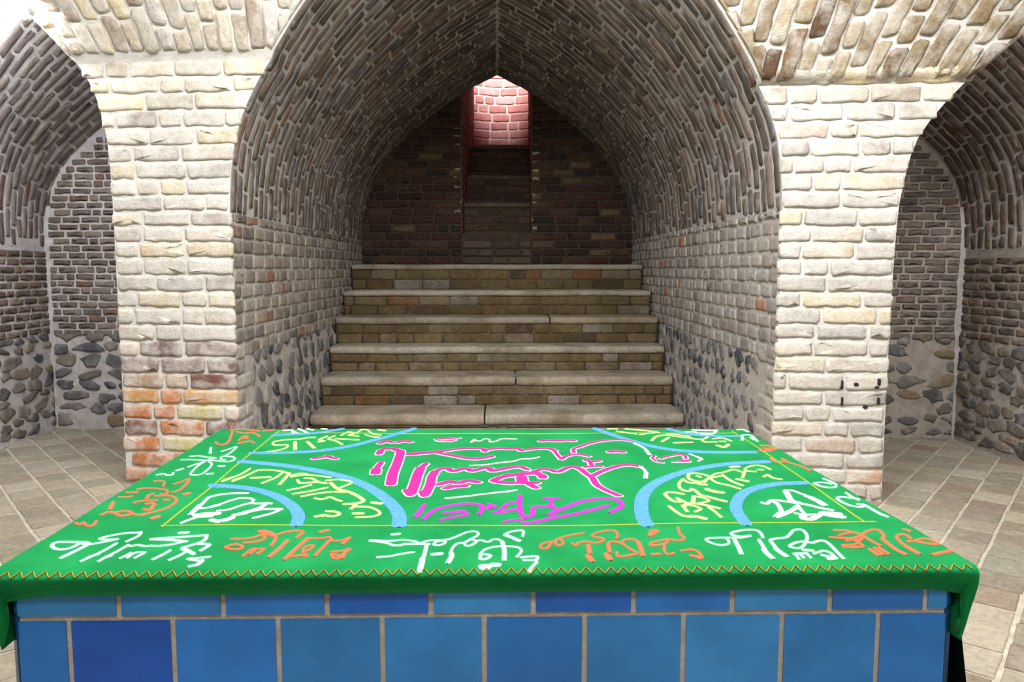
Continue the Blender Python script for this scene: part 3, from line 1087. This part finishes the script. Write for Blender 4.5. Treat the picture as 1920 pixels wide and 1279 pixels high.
# thread work, traced as ribbons that lie on the cover (millimetres)
STROKES = [
 'front_white#m#7|-790,1620 -791,1617 -822,1615 -850,1598 -861,1582 -844,1576 -821,1577;7|-821,1577 -837,1565 -866,1547 -884,1555;7|-790,1620 -785,1594 -794,1562;8|-867,1550 -875,1560 -909,1563 -941,1562 -940,1543 -918,1522 -897,1522 -889,1545 -891,1558;9|-867,1550 -871,1521 -880,1472;7|-810,1551 -816,1502 -829,1452;9|-826,1473 -817,1490;7|-780,1540 -784,1509 -791,1473 -794,1451;10|-791,1473 -787,1482;7|-780,1540 -771,1535 -765,1537 -759,1541 -747,1535 -736,1533 -730,1535 -713,1533 -690,1541 -667,1559;9|-746,1574 -702,1568 -665,1558;8|-746,1576 -693,1584 -636,1594;8|-635,1592 -630,1569 -634,1551 -654,1527 -657,1517 -630,1496 -620,1486;10|-700,1611 -685,1612;7|-678,1507 -683,1483 -691,1459;6|-759,1465 -754,1484 -752,1494;6|-746,1467 -745,1491 -739,1498;6|-731,1467 -724,1498 -740,1496;7|-643,1497 -646,1482 -657,1456;8|-633,1543 -609,1539 -615,1506;10|-647,1512 -624,1491;7|-584,1473 -603,1467 -623,1462 -597,1452 -590,1452;9|-591,1454 -592,1434 -603,1425',
 'front_orange#o#6|-571,1525 -561,1538 -548,1538 -534,1524 -538,1513 -556,1514 -570,1523;6|-553,1542 -535,1529;7|-573,1570 -543,1572 -524,1585 -511,1607;7|-539,1549 -515,1555 -504,1569 -510,1592;7|-529,1617 -514,1617 -491,1597 -480,1573 -478,1532;8|-526,1612 -511,1607 -491,1587;7|-482,1597 -465,1613 -445,1618 -431,1610 -436,1577;9|-452,1561 -456,1518 -464,1474;6|-518,1477 -513,1511 -502,1515 -487,1515;6|-508,1489 -504,1511;6|-493,1489 -487,1510;9|-411,1572 -420,1522 -429,1461;6|-411,1572 -391,1571 -377,1573 -366,1580 -357,1561;7|-361,1557 -367,1517 -372,1476;6|-418,1473 -402,1479 -387,1475 -402,1496 -403,1526 -388,1530 -393,1504 -401,1500;9|-392,1612 -379,1621;6|-356,1557 -336,1556 -320,1574 -329,1538;6|-343,1495 -324,1496 -307,1509 -314,1486 -320,1461 -329,1459 -340,1482 -322,1471;7|-315,1494 -313,1461',
 'front_white#m#10|-230,1590 -218,1593;7|-273,1553 -237,1539 -219,1523 -203,1524;6|-273,1555 -228,1550 -203,1555 -175,1544 -166,1530;8|-198,1530 -166,1530 -146,1529;6|-166,1532 -148,1549 -112,1553 -93,1570 -69,1601 -53,1607 -44,1598 -46,1578 -61,1555 -71,1536;6|-112,1551 -114,1531 -126,1521 -136,1526 -131,1543 -116,1548;6|-71,1536 -68,1520 -58,1520 -45,1547 -61,1555;6|-45,1547 -35,1552 -25,1541 -17,1546 -11,1557 1,1557 9,1543;9|9,1545 13,1494 12,1444;6|-71,1536 -86,1531 -95,1507 -96,1481;10|-96,1481 -94,1466 -99,1432;6|-243,1461 -220,1464 -199,1475 -173,1485;8|-150,1524 -150,1472 -152,1447;11|-152,1452 -151,1433 -152,1405;11|-132,1473 -117,1476;6|-37,1475 -26,1500 -1,1516 29,1516 45,1507 48,1489 37,1458;7|-36,1470 -35,1448 -23,1450 -15,1467 -28,1472;16|-30,1414 -21,1414;14|-10,1421 -1,1421;6|14,1588 31,1608 54,1614 56,1599 53,1576;10|16,1585 32,1568 46,1550;7|47,1456 64,1460 80,1460 75,1443 52,1441;7|75,1443 76,1429 60,1401',
 'front_orange#o#6|112,1536 102,1505 89,1508 92,1529 108,1542 122,1544;6|188,1596 162,1585 140,1571 125,1555 122,1533 128,1520 139,1536 135,1557;6|158,1533 163,1519 170,1535 185,1543 198,1540 209,1534 223,1545 228,1558 216,1567 205,1578 218,1598 242,1609 258,1609 263,1591 257,1560;9|190,1521 188,1476;12|183,1461 187,1435;8|233,1526 229,1480;12|221,1468 224,1443;6|233,1526 237,1539 252,1541 263,1528 275,1494 284,1471 257,1457 242,1455 244,1480;6|262,1533 273,1552 293,1552 298,1530;9|299,1535 297,1494 294,1461;7|330,1573 341,1604 355,1604 331,1573;6|404,1621 399,1583 402,1555 387,1542 369,1550 351,1545 326,1532 321,1516 336,1516 354,1526 364,1545;6|350,1516 343,1483 346,1465 359,1472;8|314,1466 328,1468;6|377,1484 400,1492 411,1481 412,1452;8|392,1459 411,1449 403,1445',
 'front_white#m#7|574,1559 579,1588 572,1604 549,1604 520,1592 511,1580 516,1570 527,1565;9|525,1560 548,1569;6|525,1557 507,1558 478,1558 448,1552 452,1530 470,1516 488,1525 494,1543 492,1558;9|509,1548 504,1508 498,1470;8|561,1545 556,1498;11|553,1494 552,1469 554,1448;8|584,1542 581,1502;11|580,1498 581,1480 586,1458;7|586,1546 600,1553 623,1558 643,1582 658,1602 675,1607 679,1592 672,1562 657,1533 634,1501 619,1499 613,1511 634,1529 658,1536;7|657,1533 668,1526 682,1535 697,1537 701,1518 698,1478 695,1439;7|605,1468 619,1470 632,1470;6|608,1466 605,1439;6|618,1468 618,1447;6|632,1470 632,1446;10|635,1488 649,1485;7|646,1468 673,1482 682,1469 681,1448;8|661,1459 674,1448;10|665,1440 680,1443',
 'front_orange#o#7|748,1599 771,1596 781,1587 791,1573 795,1549 798,1525 802,1504;6|742,1565 762,1576 781,1582;7|721,1557 745,1550 765,1549 789,1562 813,1586 836,1599 847,1595 840,1563 827,1542;9|827,1542 824,1508 824,1480 829,1456;7|744,1535 758,1539 771,1538;6|725,1510 741,1510 756,1514 777,1538 795,1560;6|722,1502 740,1497 765,1501 764,1530;7|770,1485 772,1453;7|784,1491 783,1457;7|794,1492 796,1459;7|902,1598 910,1596 910,1584;7|888,1541 890,1562 879,1567 864,1554 856,1528 854,1499;10|854,1499 858,1459;7|871,1524 890,1528 913,1540 926,1536 929,1510 913,1508 898,1519 883,1530;9|885,1453 932,1472',
 'left_orange#o#7|-968,1683 -953,1673 -953,1688 -937,1668 -921,1666 -928,1695;9|-957,1829 -940,1778;8|-939,1738 -932,1757 -915,1751 -888,1730 -870,1745 -894,1764 -919,1751;7|-870,1745 -849,1734 -838,1739 -825,1755 -807,1781 -803,1820 -813,1856 -839,1883 -861,1887 -875,1881;7|-963,1870 -954,1870 -943,1870 -935,1876;8|-963,1910 -938,1913;6|-950,1939 -929,1951 -896,1944 -869,1931 -857,1899 -872,1899;6|-940,2012 -935,2022 -912,2012 -895,1964;6|-878,1990 -865,2011 -856,2042 -841,1976 -838,1924 -850,1918;11|-811,1898 -803,1907;8|-889,1857 -896,1887 -891,1900;7|-904,1822 -900,1834 -883,1842 -862,1845 -854,1839;8|-870,1816 -861,1827 -846,1810;9|-856,1777 -841,1771 -847,1804;9|-839,1850 -830,1850;9|-849,1734 -841,1742;13|-807,1713 -800,1723',
 'left_white#m#7|-963,2083 -950,2093 -932,2079 -920,2082 -927,2104;9|-927,2126 -917,2144;8|-937,2412 -908,2329;7|-962,2248 -935,2248 -898,2239 -860,2234 -830,2221 -807,2221 -803,2249 -820,2279 -853,2284 -845,2250 -828,2237;6|-954,2290 -928,2294 -897,2276 -866,2267 -881,2251;6|-882,2355 -872,2378 -856,2420 -847,2345 -848,2292;7|-909,2163 -899,2190 -883,2218;6|-874,2226 -851,2193 -841,2139 -840,2087 -858,2077 -872,2088 -881,2140 -885,2186 -883,2218;10|-820,2169 -807,2169;10|-823,2087 -812,2091',
 'left_orange#o#7|-808,2674 -825,2662 -841,2651;8|-960,2665 -941,2682 -909,2676 -880,2664 -854,2651;8|-947,2642 -927,2564 -911,2501 -909,2455 -932,2461 -950,2491;8|-932,2642 -902,2618 -876,2629 -843,2595 -826,2562;8|-880,2510 -886,2563 -875,2574 -858,2531;7|-868,2469 -852,2489 -836,2499 -815,2468;9|-883,2542 -866,2547',
 'right_white#m#9|867,2644 887,2650 895,2609;9|855,2556 873,2562 886,2548 875,2454;9|851,2542 829,2473;8|872,2516 871,2478',
 'right_orange#o#10|862,2389 882,2394 889,2371 897,2343;10|839,2327 854,2321 872,2327 892,2343;10|861,2355 874,2343;8|838,2232 836,2197 853,2192 874,2202;11|872,2222 872,2197;8|872,2192 884,2167 897,2144 903,2098',
 'right_white#m#8|904,2009 910,1984 913,1952;7|857,1964 874,1971 893,1968 901,1955;8|857,1958 864,1937 876,1925 893,1924 906,1937;8|905,1877 904,1839 909,1816;8|911,1827 895,1835 882,1844 866,1840 859,1821 862,1794 870,1772 886,1763 904,1772;9|892,1785 904,1780;9|906,1767 907,1738 909,1709 915,1689',
 'corner_white#w#8|-651,1907 -687,1908 -717,1896 -737,1873 -735,1833 -730,1790;12|-735,1806 -729,1738;7|-726,1779 -707,1784 -690,1805;12|-697,1797 -690,1805;7|-690,1805 -675,1838 -656,1863 -630,1860 -616,1848 -614,1825;7|-673,1760 -651,1767 -635,1793 -618,1817 -591,1814 -575,1819 -560,1813;11|-575,1816 -577,1787 -591,1761 -606,1745;14|-621,1728 -603,1738;10|-604,1740 -576,1765 -544,1770 -525,1770;7|-525,1767 -535,1739 -553,1719 -570,1703;18|-711,1730 -694,1737 -667,1739;14|-699,1720 -676,1722;14|-661,1692 -642,1682;16|-645,1687 -629,1692 -622,1708;7|-725,1675 -715,1698 -701,1717',
 'corner_white#w#9|658,1802 667,1792 683,1816 700,1821 719,1813 742,1800 766,1785 786,1761 808,1742;14|755,1898 747,1861 740,1820 750,1803;7|756,1901 774,1900 785,1876 793,1857;11|791,1852 800,1844;16|798,1839 805,1814 807,1785;10|689,1811 694,1796 689,1763 680,1731;14|654,1696 677,1726;13|657,1696 682,1717 710,1744 737,1776;8|739,1781 734,1748 730,1716;7|709,1719 720,1712;16|719,1699 714,1682 728,1677 758,1705;9|723,1703 744,1712 758,1707;20|774,1716 790,1702 807,1693;18|779,1724 810,1715',
 'corner_white#w#10|-772,2661 -744,2668 -721,2606;8|-744,2668 -702,2599;9|-725,2689 -698,2653 -668,2605;9|-692,2688 -666,2666;8|-640,2687 -621,2680',
 'corner_white#w#9|667,2609 703,2615 713,2589 752,2575 791,2640;9|706,2649 748,2641 789,2640;8|721,2595 762,2588',
 'corner_yellow#y#7|-721,2139 -730,2081 -756,2017;9|-755,2031 -743,2053;7|-694,2124 -709,2071 -728,2017;10|-728,2030 -712,2057;7|-694,2124 -664,2128 -623,2113 -592,2088;11|-685,2048 -640,2056;7|-615,2103 -620,2051 -642,1998;9|-594,2093 -592,2032 -591,1984;8|-582,2069 -566,2087 -542,2082;7|-578,2055 -545,2073 -509,2063 -466,2043;8|-552,2022 -536,1991 -517,1995 -493,1999;8|-536,2040 -515,2035 -492,2003 -465,1985;7|-471,2012 -443,2020 -410,2006 -397,1988 -411,1959 -422,1942;7|-504,1973 -527,1948 -553,1928;7|-454,1947 -489,1919 -530,1896;7|-434,1910 -471,1895 -503,1872;7|-464,1856 -443,1848 -429,1866 -409,1847 -392,1832;10|-454,1990 -422,1934 -388,1909;8|-424,1910 -398,1909;10|-388,1909 -361,1877 -338,1838 -352,1816 -380,1810;9|-352,1816 -357,1774;7|-347,1791 -315,1787 -288,1758 -282,1731 -299,1715 -332,1709;11|-342,1739 -324,1739;12|-312,1823 -291,1815;8|-429,1714 -412,1724 -389,1717 -376,1733 -388,1750 -411,1754;8|-415,1717 -413,1727',
 'corner_yellow#y#9|479,1876 457,1891 441,1891 432,1874 435,1833 443,1810 457,1810;10|455,1838 462,1815 468,1798 455,1771;8|453,1777 453,1730;9|468,1798 488,1792 509,1781 537,1754;7|513,1765 519,1728 522,1688;7|469,1782 482,1771 491,1750 470,1727;8|419,1772 426,1730 435,1700 449,1695;12|449,1695 465,1694 482,1679;8|513,2013 492,1973 484,1928 491,1903 504,1902 512,1921 520,1896;8|512,2009 518,1979 535,1972 547,1959 561,1955;9|520,1896 521,1866 538,1848 556,1825 571,1810;10|499,1849 487,1809;7|500,1855 519,1843 530,1819 515,1803 499,1798;9|548,1978 567,1991 594,2032;9|541,2061 532,2033 532,2006 546,1985 563,1978;7|541,2061 560,2068 580,2053 592,2032;8|559,2040 565,2026;14|553,1914 566,1895 583,1886;7|590,2025 618,2060 635,2067 654,2081 681,2103 692,2088 701,2066;7|589,2008 595,1971 616,1951 630,1931 640,1915;7|594,2018 629,2038;8|633,2045 636,2004 644,1970 657,1944;12|684,2133 706,2137;7|710,2087 722,2117 747,2143 768,2151 783,2139 791,2104;7|712,2087 737,2079;9|753,2101 765,2101;8|707,2080 679,2016;10|661,2003 683,1982;8|742,2026 761,2046 764,2015 782,2001',
 'corner_yellow#y#7|-736,2342 -706,2363 -689,2396 -697,2437 -738,2437 -753,2485 -720,2509 -677,2515;8|-677,2515 -649,2539 -629,2539;11|-681,2478 -653,2373;11|-639,2477 -596,2394;9|-602,2476 -586,2488 -607,2507 -593,2557;8|-580,2525 -568,2563;8|-577,2513 -546,2487 -514,2439;8|-553,2519 -474,2505;7|-547,2570 -532,2629 -506,2602 -522,2576 -484,2562;7|-501,2602 -492,2670 -470,2663 -442,2601 -409,2580;7|-466,2588 -434,2554 -410,2548;10|-432,2669 -406,2654',
 'corner_yellow#y#8|400,2662 433,2665;9|465,2660 514,2639 566,2611;8|426,2621 456,2594 487,2574;8|496,2561 532,2586 572,2598;9|520,2474 550,2535 589,2559 628,2533 669,2508;9|553,2462 589,2521;8|598,2584 636,2564 666,2539;9|590,2444 651,2448;8|667,2502 699,2495 728,2531;9|696,2483 696,2453 733,2452;8|736,2500 773,2512 789,2463;13|724,2401 738,2378 762,2412;9|749,2458 765,2458',
 'centre_pink#p#16|-393,2457 -377,2484 -355,2467;16|-335,2466 -320,2488 -295,2471;12|-208,2508 -175,2513 -137,2529;10|-201,2486 -165,2480 -148,2496;16|-374,2314 -374,2358 -357,2378 -330,2372;20|-326,2362 -311,2342 -305,2275 -301,2177 -298,2080 -289,1976;14|-351,2204 -353,2145;20|-353,2128 -348,2081;20|-276,2303 -230,2316 -184,2330;14|-184,2330 -128,2363 -80,2372 -51,2372 -41,2337;14|-182,2310 -135,2277 -88,2248 -53,2247 -21,2270;14|-34,2356 4,2376 46,2370;14|-215,2189 -226,2142;20|-226,2142 -227,2063 -225,1975 -226,1893;14|-241,1920 -226,1881;18|-181,2101 -185,2047 -183,1974 -188,1880;14|-198,1906 -189,1873;14|-181,2101 -166,2133 -143,2137;16|-142,2132 -130,2108 -105,2132 -86,2131 -74,2111 -46,2139 -25,2138 -16,2110 15,2129 41,2145;18|-158,1973 -134,1998 -113,1987;18|-136,1938 -117,1952 -89,1958;18|-103,1990 -81,2008 -56,1993;18|40,2058 10,2043 -11,2006 10,1988 38,1980',
 'centre_pink#p#14|28,2370 65,2370 76,2344;14|89,2354 126,2374 165,2373 182,2342;9|181,2333 188,2266 194,2233;12|194,2229 211,2265 239,2288 262,2283 281,2264;9|241,2312 244,2361 265,2396;12|256,2381 299,2433 346,2470 399,2485 437,2479 462,2451;16|147,2485 173,2490 198,2484;16|208,2483 234,2491 256,2482;18|357,2324 375,2329 395,2324;12|267,2210 286,2196 305,2205;12|256,2137 279,2145 301,2145;10|277,2201 277,2158;14|26,2137 65,2149 86,2120;14|103,2095 130,2119 155,2106 171,2090 201,2130 223,2138 243,2113;14|242,2109 254,2061 263,2031 267,1965 284,1917 310,1867;14|268,2053 307,2104 358,2152 393,2160 415,2147;20|25,2058 67,2073 108,2080;18|108,2080 124,2056 125,2033;16|24,1980 60,1983;22|66,2042 67,1983;18|71,1983 103,1982;16|84,1969 101,1934',
 'centre_pink#p#7|475,2246 487,2272;7|475,2246 480,2207 495,2191;8|500,2241 535,2271 568,2288 583,2274 578,2240;16|555,2206 572,2206;6|531,2198 554,2202',
 'centre_line#w#7|454,2435 471,2393 479,2347 476,2298;11|477,2347 477,2293;8|415,2147 424,2113 422,2074 411,2028;11|424,2081 411,2028',
 'centre_line#q#6|604,2297 615,2269 624,2247 626,2230 606,2205;8|619,2252 625,2226',
 'centre_line#q#6|-91,2462 -80,2506 -71,2483 -59,2483 -44,2516 -28,2505 -28,2471 -8,2476 13,2515 49,2514;6|-83,2169 -38,2177 -7,2193 43,2210;7|-132,1850 -83,1862 -35,1880 37,1905;8|-90,2462 -77,2500',
 'centre_line#q#6|30,2515 64,2514;6|27,2210 49,2214 70,2236 103,2240 127,2258;6|23,1895 49,1914',
 'centre_pink#p#14|-564,2260 -544,2275 -526,2285;12|-531,2295 -516,2274 -497,2258',
 'centre_magenta#g#10|-182,1801 -195,1711;10|-195,1711 -186,1755;10|-162,1746 -174,1694;10|-160,1745 -144,1772 -105,1799 -70,1803 -40,1788 -44,1726;11|-127,1736 -102,1744 -85,1748;8|-84,1740 -72,1722 -105,1706 -134,1685;9|-39,1770 -25,1770 -7,1779 -25,1798 -16,1770;11|-10,1734 7,1738 36,1755 51,1768 56,1864;9|4,1751 22,1797 46,1815;10|54,1768 58,1715 80,1715 86,1768 101,1777 127,1776;10|53,1733 63,1698;10|116,1843 153,1840;8|134,1833 132,1804;10|120,1723 135,1731 138,1767 128,1795;12|123,1723 168,1775 210,1817 256,1840 294,1835 307,1801 295,1764 270,1737;11|268,1783 226,1751 177,1721 133,1701 89,1673 59,1661;8|12,1670 34,1682 54,1686',
 'border#l#5|-763,1661 -404,1654 32,1646 446,1649 843,1655 855,1655;5|-760,1654 -765,1904 -775,2214 -787,2669;5|843,1652 846,1891 846,2234 842,2629',
 'border_back#l#5|-788,2616 -441,2610 50,2592 503,2591 846,2593',
 'arc#b#34|-225,1654 -235,1729 -263,1810 -310,1899 -374,1988 -466,2079 -584,2156 -691,2200 -769,2220',
 'arc#b#30|-459,1662 -468,1714 -492,1773 -533,1837 -594,1905 -674,1959 -767,1980',
 'arc#b#30|-773,2331 -665,2336 -571,2362 -481,2426 -401,2534 -340,2634 -308,2687',
 'arc#b#26|-780,2582 -701,2598 -632,2622 -569,2683',
 'arc#b#34|339,1647 339,1698 351,1777 372,1863 409,1948 471,2029 567,2110 678,2168 808,2196',
 'arc#b#30|565,1646 569,1694 577,1752 600,1815 635,1877 690,1928 760,1961 833,1970',
 'arc#b#30|355,2674 404,2559 474,2438 562,2355 672,2317 809,2308',
 'arc#b#26|623,2660 688,2571 774,2544 839,2543',
]



def ribbon(mb, pts, wd, h, mat, base=.0004, taper=True):
    P = catmull(pts, .010)
    keep = [0] + [i for i in range(1, len(P)) if np.linalg.norm(P[i] - P[i - 1]) > 1e-4]
    P = P[keep]
    if len(P) < 2:
        return
    T = np.gradient(P, axis=0)
    T /= np.linalg.norm(T, axis=1, keepdims=True) + 1e-9
    N = np.stack([-T[:, 1], T[:, 0]], 1)
    r = wd / 2
    # rounded caps
    caps = [(-1, .30), (-.8, .62), (-.45, .88)]
    rows = [(P[0] + T[0] * r * k, N[0], f) for k, f in caps] + [(P[i], N[i], 1.0) for i in range(len(P))] + [(P[-1] - T[-1] * r * k, N[-1], f) for k, f in caps[::-1]]
    G = []
    for p, n, f in rows:
        row = []
        for s, hh in ((-1, 0), (-.72, .7), (0, 1), (.72, .7), (1, 0)):
            q = p + n * s * r * f
            row.append((q[0], q[1], zcloth(q[0], q[1]) + base + h * hh * (.6 + .4 * f)))
        G.append(row)
    mb.grid(G, mat, flip=True)


NAMES = {'m': 'pale mint', 'o': 'orange', 'w': 'white', 'y': 'pale yellow', 'p': 'pink', 'g': 'magenta', 'q': 'pale pink', 'l': 'yellow green', 'b': 'light blue'}
RECS = []
for rec in STROKES:
    nm, col, data = rec.split('#')
    few = data.split(';')
    RECS += [(nm, col, d) for d in few] if len(few) <= 6 and col != 'l' else [(nm, col, data)]
for nm, col, data in RECS:
    mb = MB()
    for s in data.split(';'):
        wd, pp = s.split('|')
        pts = np.array([[float(v) / 1000 for v in a.split(',')] for a in pp.split()])
        wd = float(wd) / 1000 * 1.45
        if col == 'p':
            ribbon(mb, pts, wd + .007, .0012, 'thread_e')
    for s in data.split(';'):
        wd, pp = s.split('|')
        pts = np.array([[float(v) / 1000 for v in a.split(',')] for a in pp.split()])
        wd = float(wd) / 1000 * (1.45 if col == 'p' else 1.0 if col in 'lb' else 1.15)
        if col == 'p':
            ribbon(mb, pts, wd, .0022, 'thread_p', base=.0010)
        else:
            ribbon(mb, pts, wd, .0028 if col != 'l' else .0018, 'thread_' + col)
    kind = 'embroidered_band' if col == 'b' else 'border_braid' if col == 'l' else 'embroidered_lettering'
    o = mb.build(kind, cover, origin=cover_o)
    o['label'] = NAMES[col] + (' embroidered arc band' if col == 'b' else ' border braid' if col == 'l' else ' embroidered calligraphy')
# zigzag trim along the front edge
mb = MB()
FS = np.concatenate([[0], np.cumsum(np.linalg.norm(np.diff(FR, axis=0), axis=1))])
n = 158
ZP = []
for i in range(n - 1):
    for k in range(4):
        t = (i + k / 4) / (n - 1)
        sl = .0125 + .0150 * ((k / 4) if i % 2 == 0 else 1 - k / 4)
        d, z = np.interp(sl, FS, FR[:, 0]), np.interp(sl, FS, FR[:, 1])
        p = Q00 + (Q10 - Q00) * t
        ZP.append((p[0], p[1] - d - .0010, ZC + z + .0010))
G = [[(x + math.cos(t) * .0014, y - .0009 * math.sin(t), z + .0009 * math.sin(t)) for t in np.linspace(0, 2 * math.pi, 6, endpoint=False)] for x, y, z in ZP]
mb.grid(G, 'thread_z', wrap=True)
o = mb.build('zigzag_trim', cover, origin=cover_o)
o['label'] = 'golden zigzag braid along the hem'

# ------------------------------------------------------------------ black cloth hanging at the right side of the tomb
mb = MB()
G = []
for i in range(24):
    t = i / 23
    y = 1.475 + t * .9
    row = []
    for k in range(12):
        s = k / 11
        z = .445 - s * .425
        x = TX1 + CH + .030 + .006 * math.sin(i * 1.1 + k * .25) * (.4 + s) + .012 * math.sin(s * 3.0) + .012 * s
        row.append((x, y - .02 * s * (1 - t), z))
    G.append(row)
mb.grid(G, 'black_cloth')
bo = (TX1 + CH + .02, 1.9, .02)
bc = mb.build('black_cloth', origin=bo)
sol = bc.modifiers.new('cloth', 'SOLIDIFY'); sol.thickness = .003; sol.offset = 0
tag(bc, 'plain black cloth hanging below the green cover on the right side of the tomb', 'cloth')

# ------------------------------------------------------------------ fluorescent tube at the left alcove arch
A_, B_ = Vector((-2.39, 4.02, 2.478)), Vector((-2.80, 3.84, 2.71))
lampo = bpy.data.objects.new('tube_lamp', None); COL.objects.link(lampo)
lampo.location = (A_ + B_) / 2
tag(lampo, 'glowing white fluorescent tube lamp under the left arch at the top corner', 'lamp')


def tube(a, b, r, mat, name, ring_=12, ends=True):
    mb = MB()
    d = (b - a).normalized()
    u = d.orthogonal().normalized(); v = d.cross(u)
    G = []
    for p, k in ((a, .0), (a, 1), (b, 1), (b, .0)):
        G.append([tuple(p + (u * math.cos(t) + v * math.sin(t)) * r * k) for t in np.linspace(0, 2 * math.pi, ring_, endpoint=False)])
    mb.grid(G, mat, wrap=True)
    return mb.build(name, lampo, origin=lampo.location)


d_ = (B_ - A_).normalized()
tube(A_ + d_ * .02, B_ - d_ * .02, .021, 'lamp_glow', 'tube')
tube(A_, A_ + d_ * .03, .02, 'lamp_body', 'end_cap')
tube(B_ - d_ * .03, B_, .02, 'lamp_body', 'end_cap')
upv = Vector((.5, 0, .85)).normalized() * .045
tube(A_ + upv, B_ + upv, .028, 'lamp_body', 'housing', 8)
